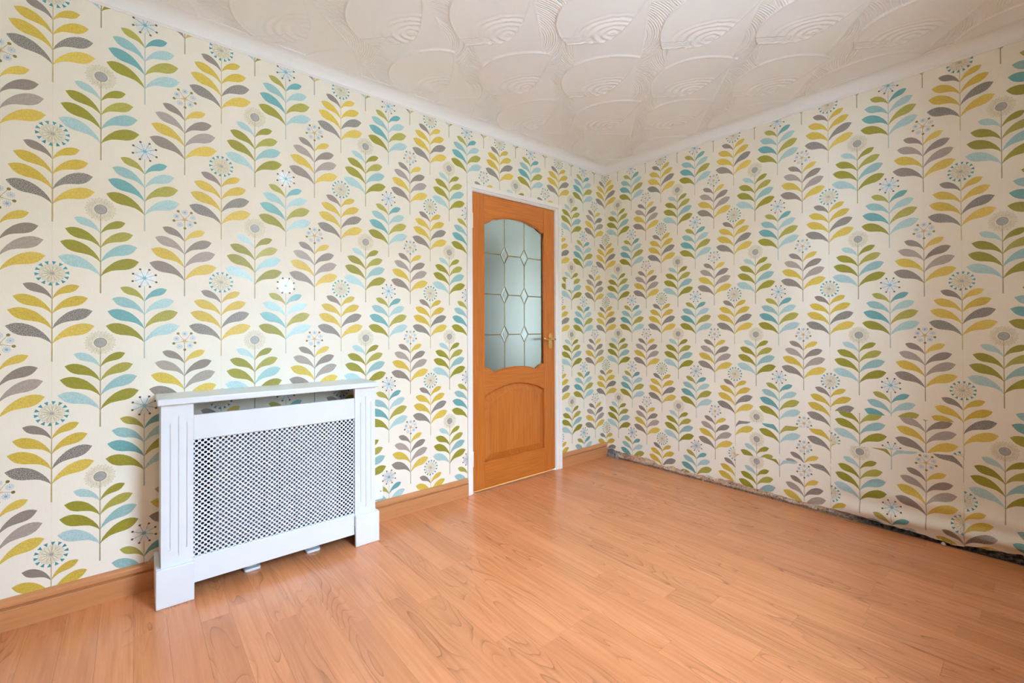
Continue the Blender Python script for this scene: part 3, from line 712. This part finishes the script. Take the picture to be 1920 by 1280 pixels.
for x in (-.035, .030):
    MB().box(x-.008, x+.008, -.0155, -.0123, .012, .032).build('switch_rocker', MT['plastic'], so, .001)

# ------------------------------------------------------------------ radiator cover
CY = -0.208                                             # front of the pilasters
rc = empty('radiator_cover', (-2.56, -.1, 0)); tag(rc, 'white painted radiator cover with fluted sides and perforated grille', 'radiator cover')
def rel(mb):
    mb.v = [(x+2.56, y+.1, z) for x, y, z in mb.v]; return mb
ZS = .786
rel(MB().box(-3.013, -2.121, -.226, -.0016, ZS, .811)).build('shelf', MT['white'], rc, .004, seg=3)
def pilaster(x0):
    w = .104; fl = [.021, .0475, .074]; fwid = .0085
    xs = [x0]+[x0+a+d for a in fl for d in (0, fwid)]+[x0+w]; zs = [.10, .185, .213, .712, .739, ZS]
    def depth(i, j):                                    # flutes: the middle one longer than its neighbours
        if i in (1, 5): return .004 if j == 2 else 0
        if i == 3: return .004 if j in (1, 2, 3) else 0
        return 0
    mb = MB(); nx, nz = len(xs)-1, len(zs)-1
    for i in range(nx):
        for j in range(nz):
            d = depth(i, j); y = CY+d
            mb.quad((xs[i], y, zs[j]), (xs[i+1], y, zs[j]), (xs[i+1], y, zs[j+1]), (xs[i], y, zs[j+1]))
            if i+1 < nx and depth(i+1, j) != d: mb.quad((xs[i+1], y, zs[j]), (xs[i+1], CY+depth(i+1, j), zs[j]), (xs[i+1], CY+depth(i+1, j), zs[j+1]), (xs[i+1], y, zs[j+1]))
            if j+1 < nz and depth(i, j+1) != d: mb.quad((xs[i], y, zs[j+1]), (xs[i+1], y, zs[j+1]), (xs[i+1], CY+depth(i, j+1), zs[j+1]), (xs[i], CY+depth(i, j+1), zs[j+1]))
    x1 = x0+w; yb = CY+.018; mb.quad((x0, CY, .10), (x0, CY, ZS), (x0, yb, ZS), (x0, yb, .10)); mb.quad((x1, CY, .10), (x1, yb, .10), (x1, yb, ZS), (x1, CY, ZS))
    mb.quad((x0, yb, .10), (x0, yb, ZS), (x1, yb, ZS), (x1, yb, .10))
    o = meshobj('fluted_upright', rel(mb).v, mb.f, MT['white'], rc)
    bm = bmesh.new(); bm.from_mesh(o.data); bmesh.ops.remove_doubles(bm, verts=bm.verts[:], dist=1e-5); bmesh.ops.recalc_face_normals(bm, faces=bm.faces[:]); bm.to_mesh(o.data); bm.free()
pilaster(-3.001); pilaster(-2.239)
rel(MB().box(-3.001, -2.983, CY+.018, -.020, .0, ZS)).build('side_panel', MT['white'], rc, .001)
rel(MB().box(-2.153, -2.135, CY+.018, -.020, .0, ZS)).build('side_panel', MT['white'], rc, .001)
for x0, x1, xs in ((-3.017, -2.895, -3.017), (-2.241, -2.119, -2.135)):
    mb = MB(); mb.prism([(x0, 0.0005), (x1, 0.0005), (x1, .152), (x0, .152)], -.224, CY-.0002); 
    rel(mb).build('plinth_block', MT['white'], rc, .0035)
    rel(MB().box(xs, xs+.0158, CY, -.020, .0005, .152)).build('plinth_return', MT['white'], rc, .0025)
PY = -.204
rel(MB().box(-2.8968, -2.2392, PY, PY+.018, .636, .736)).build('top_rail', MT['white'], rc, .0015)
rel(MB().box(-2.8968, -2.2392, PY, PY+.018, .058, .160)).build('bottom_rail', MT['white'], rc, .0015)
def grille():
    # perforated board: staggered round holes, 20.4 x 20 mm lattice
    ax, az = .0204, .0200; x0, x1, z0, z1 = -2.8968, -2.2392, .158, .638; r = .0057
    nx, nz = int(round((x1-x0)/ax)), int(round((z1-z0)/az)); ax = (x1-x0)/nx; az = (z1-z0)/nz
    bm = bmesh.new(); vc = {}
    def V(x, z):
        k = (round(x, 5), round(z, 5))
        if k not in vc: vc[k] = bm.verts.new((x+2.56, PY+.006+.1, z))
        return vc[k]
    # diamond cells centred on the holes: corners are the four lattice neighbours' midpoints
    def cell(cx, cz):
        dia = [(cx+ax/2, cz), (cx, cz+az/2), (cx-ax/2, cz), (cx, cz-az/2)]
        n = 12; ring = []
        for i in range(n):
            t = 2*math.pi*i/n; ring.append((cx+r*math.cos(t), cz+r*math.sin(t)))
        def cl(p): return (min(max(p[0], x0), x1), min(max(p[1], z0), z1))
        for q in range(4):
            a, b = dia[q], dia[(q+1) % 4]; rr = [ring[(q*3+k) % n] for k in range(4)]
            pts = [cl(a), cl(b)]+[cl(p) for p in reversed(rr)]
            vs = []
            for p in pts:
                v = V(*p)
                if v not in vs: vs.append(v)
            if len(vs) >= 3:
                try: bm.faces.new(vs)
                except ValueError: pass
    for i in range(nx+1):
        for j in range(nz+1):
            cell(x0+i*ax, z0+j*az)
            if i < nx and j < nz: cell(x0+(i+.5)*ax, z0+(j+.5)*az)
    bad = [f for f in bm.faces if f.calc_area() < 1e-9]; bmesh.ops.delete(bm, geom=bad, context='FACES')
    ex = bmesh.ops.extrude_face_region(bm, geom=bm.faces[:])
    bmesh.ops.translate(bm, vec=(0, .006, 0), verts=[g for g in ex['geom'] if isinstance(g, bmesh.types.BMVert)])
    bmesh.ops.recalc_face_normals(bm, faces=bm.faces[:])
    me = bpy.data.meshes.new('perforated_grille'); bm.to_mesh(me); bm.free(); me.materials.append(MT['white'])
    link(bpy.data.objects.new('perforated_grille', me), rc)
grille()
rel(MB().box(-2.9825, -2.1535, -.030, -.022, .02, .690)).build('added_dark_board', MT['dark'], rc)  # added dark board, blackens the view through the grille holes
# radiator inside the cover
rd = empty('radiator', (-2.565, -.09, 0)); tag(rd, 'panel radiator with shade put into its grey, standing inside the radiator cover', 'radiator')
def rel2(mb):
    mb.v = [(x+2.565, y+.09, z) for x, y, z in mb.v]; return mb
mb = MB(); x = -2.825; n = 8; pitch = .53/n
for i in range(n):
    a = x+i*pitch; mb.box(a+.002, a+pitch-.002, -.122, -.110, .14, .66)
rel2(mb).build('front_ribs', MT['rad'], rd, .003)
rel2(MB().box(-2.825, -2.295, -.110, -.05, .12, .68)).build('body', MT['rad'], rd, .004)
for fx in (-2.673, -2.413):
    pts = []
    for a in range(13): t = math.pi*a/12; pts.append((fx+.033*math.copysign(abs(math.cos(t+math.pi))**.45, math.cos(t+math.pi)), -.112-.024*math.sin(t)**.45))
    pts += [(fx+.033, -.04), (fx-.033, -.04)]
    k = len(pts); mb = MB(); mb.v = [(a, b, .0005) for a, b in pts]+[(a, b, .013) for a, b in pts]
    mb.f = [tuple(reversed(range(k))), tuple(range(k, 2*k))]+[(i, (i+1) % k, k+(i+1) % k, k+i) for i in range(k)]
    ft = rel2(mb).build('foot', MT['white'], rd, .003)
    rel2(MB().box(fx-.02, fx+.02, -.11, -.06, .0128, .122)).build('foot_post', MT['white'], ft)
for bx in (-2.49, -2.39):
    rel2(MB().box(bx-.022, bx+.022, -.08, -.03, .68, .694)).build('hanging_bracket', MT['alu'], rd, .002)
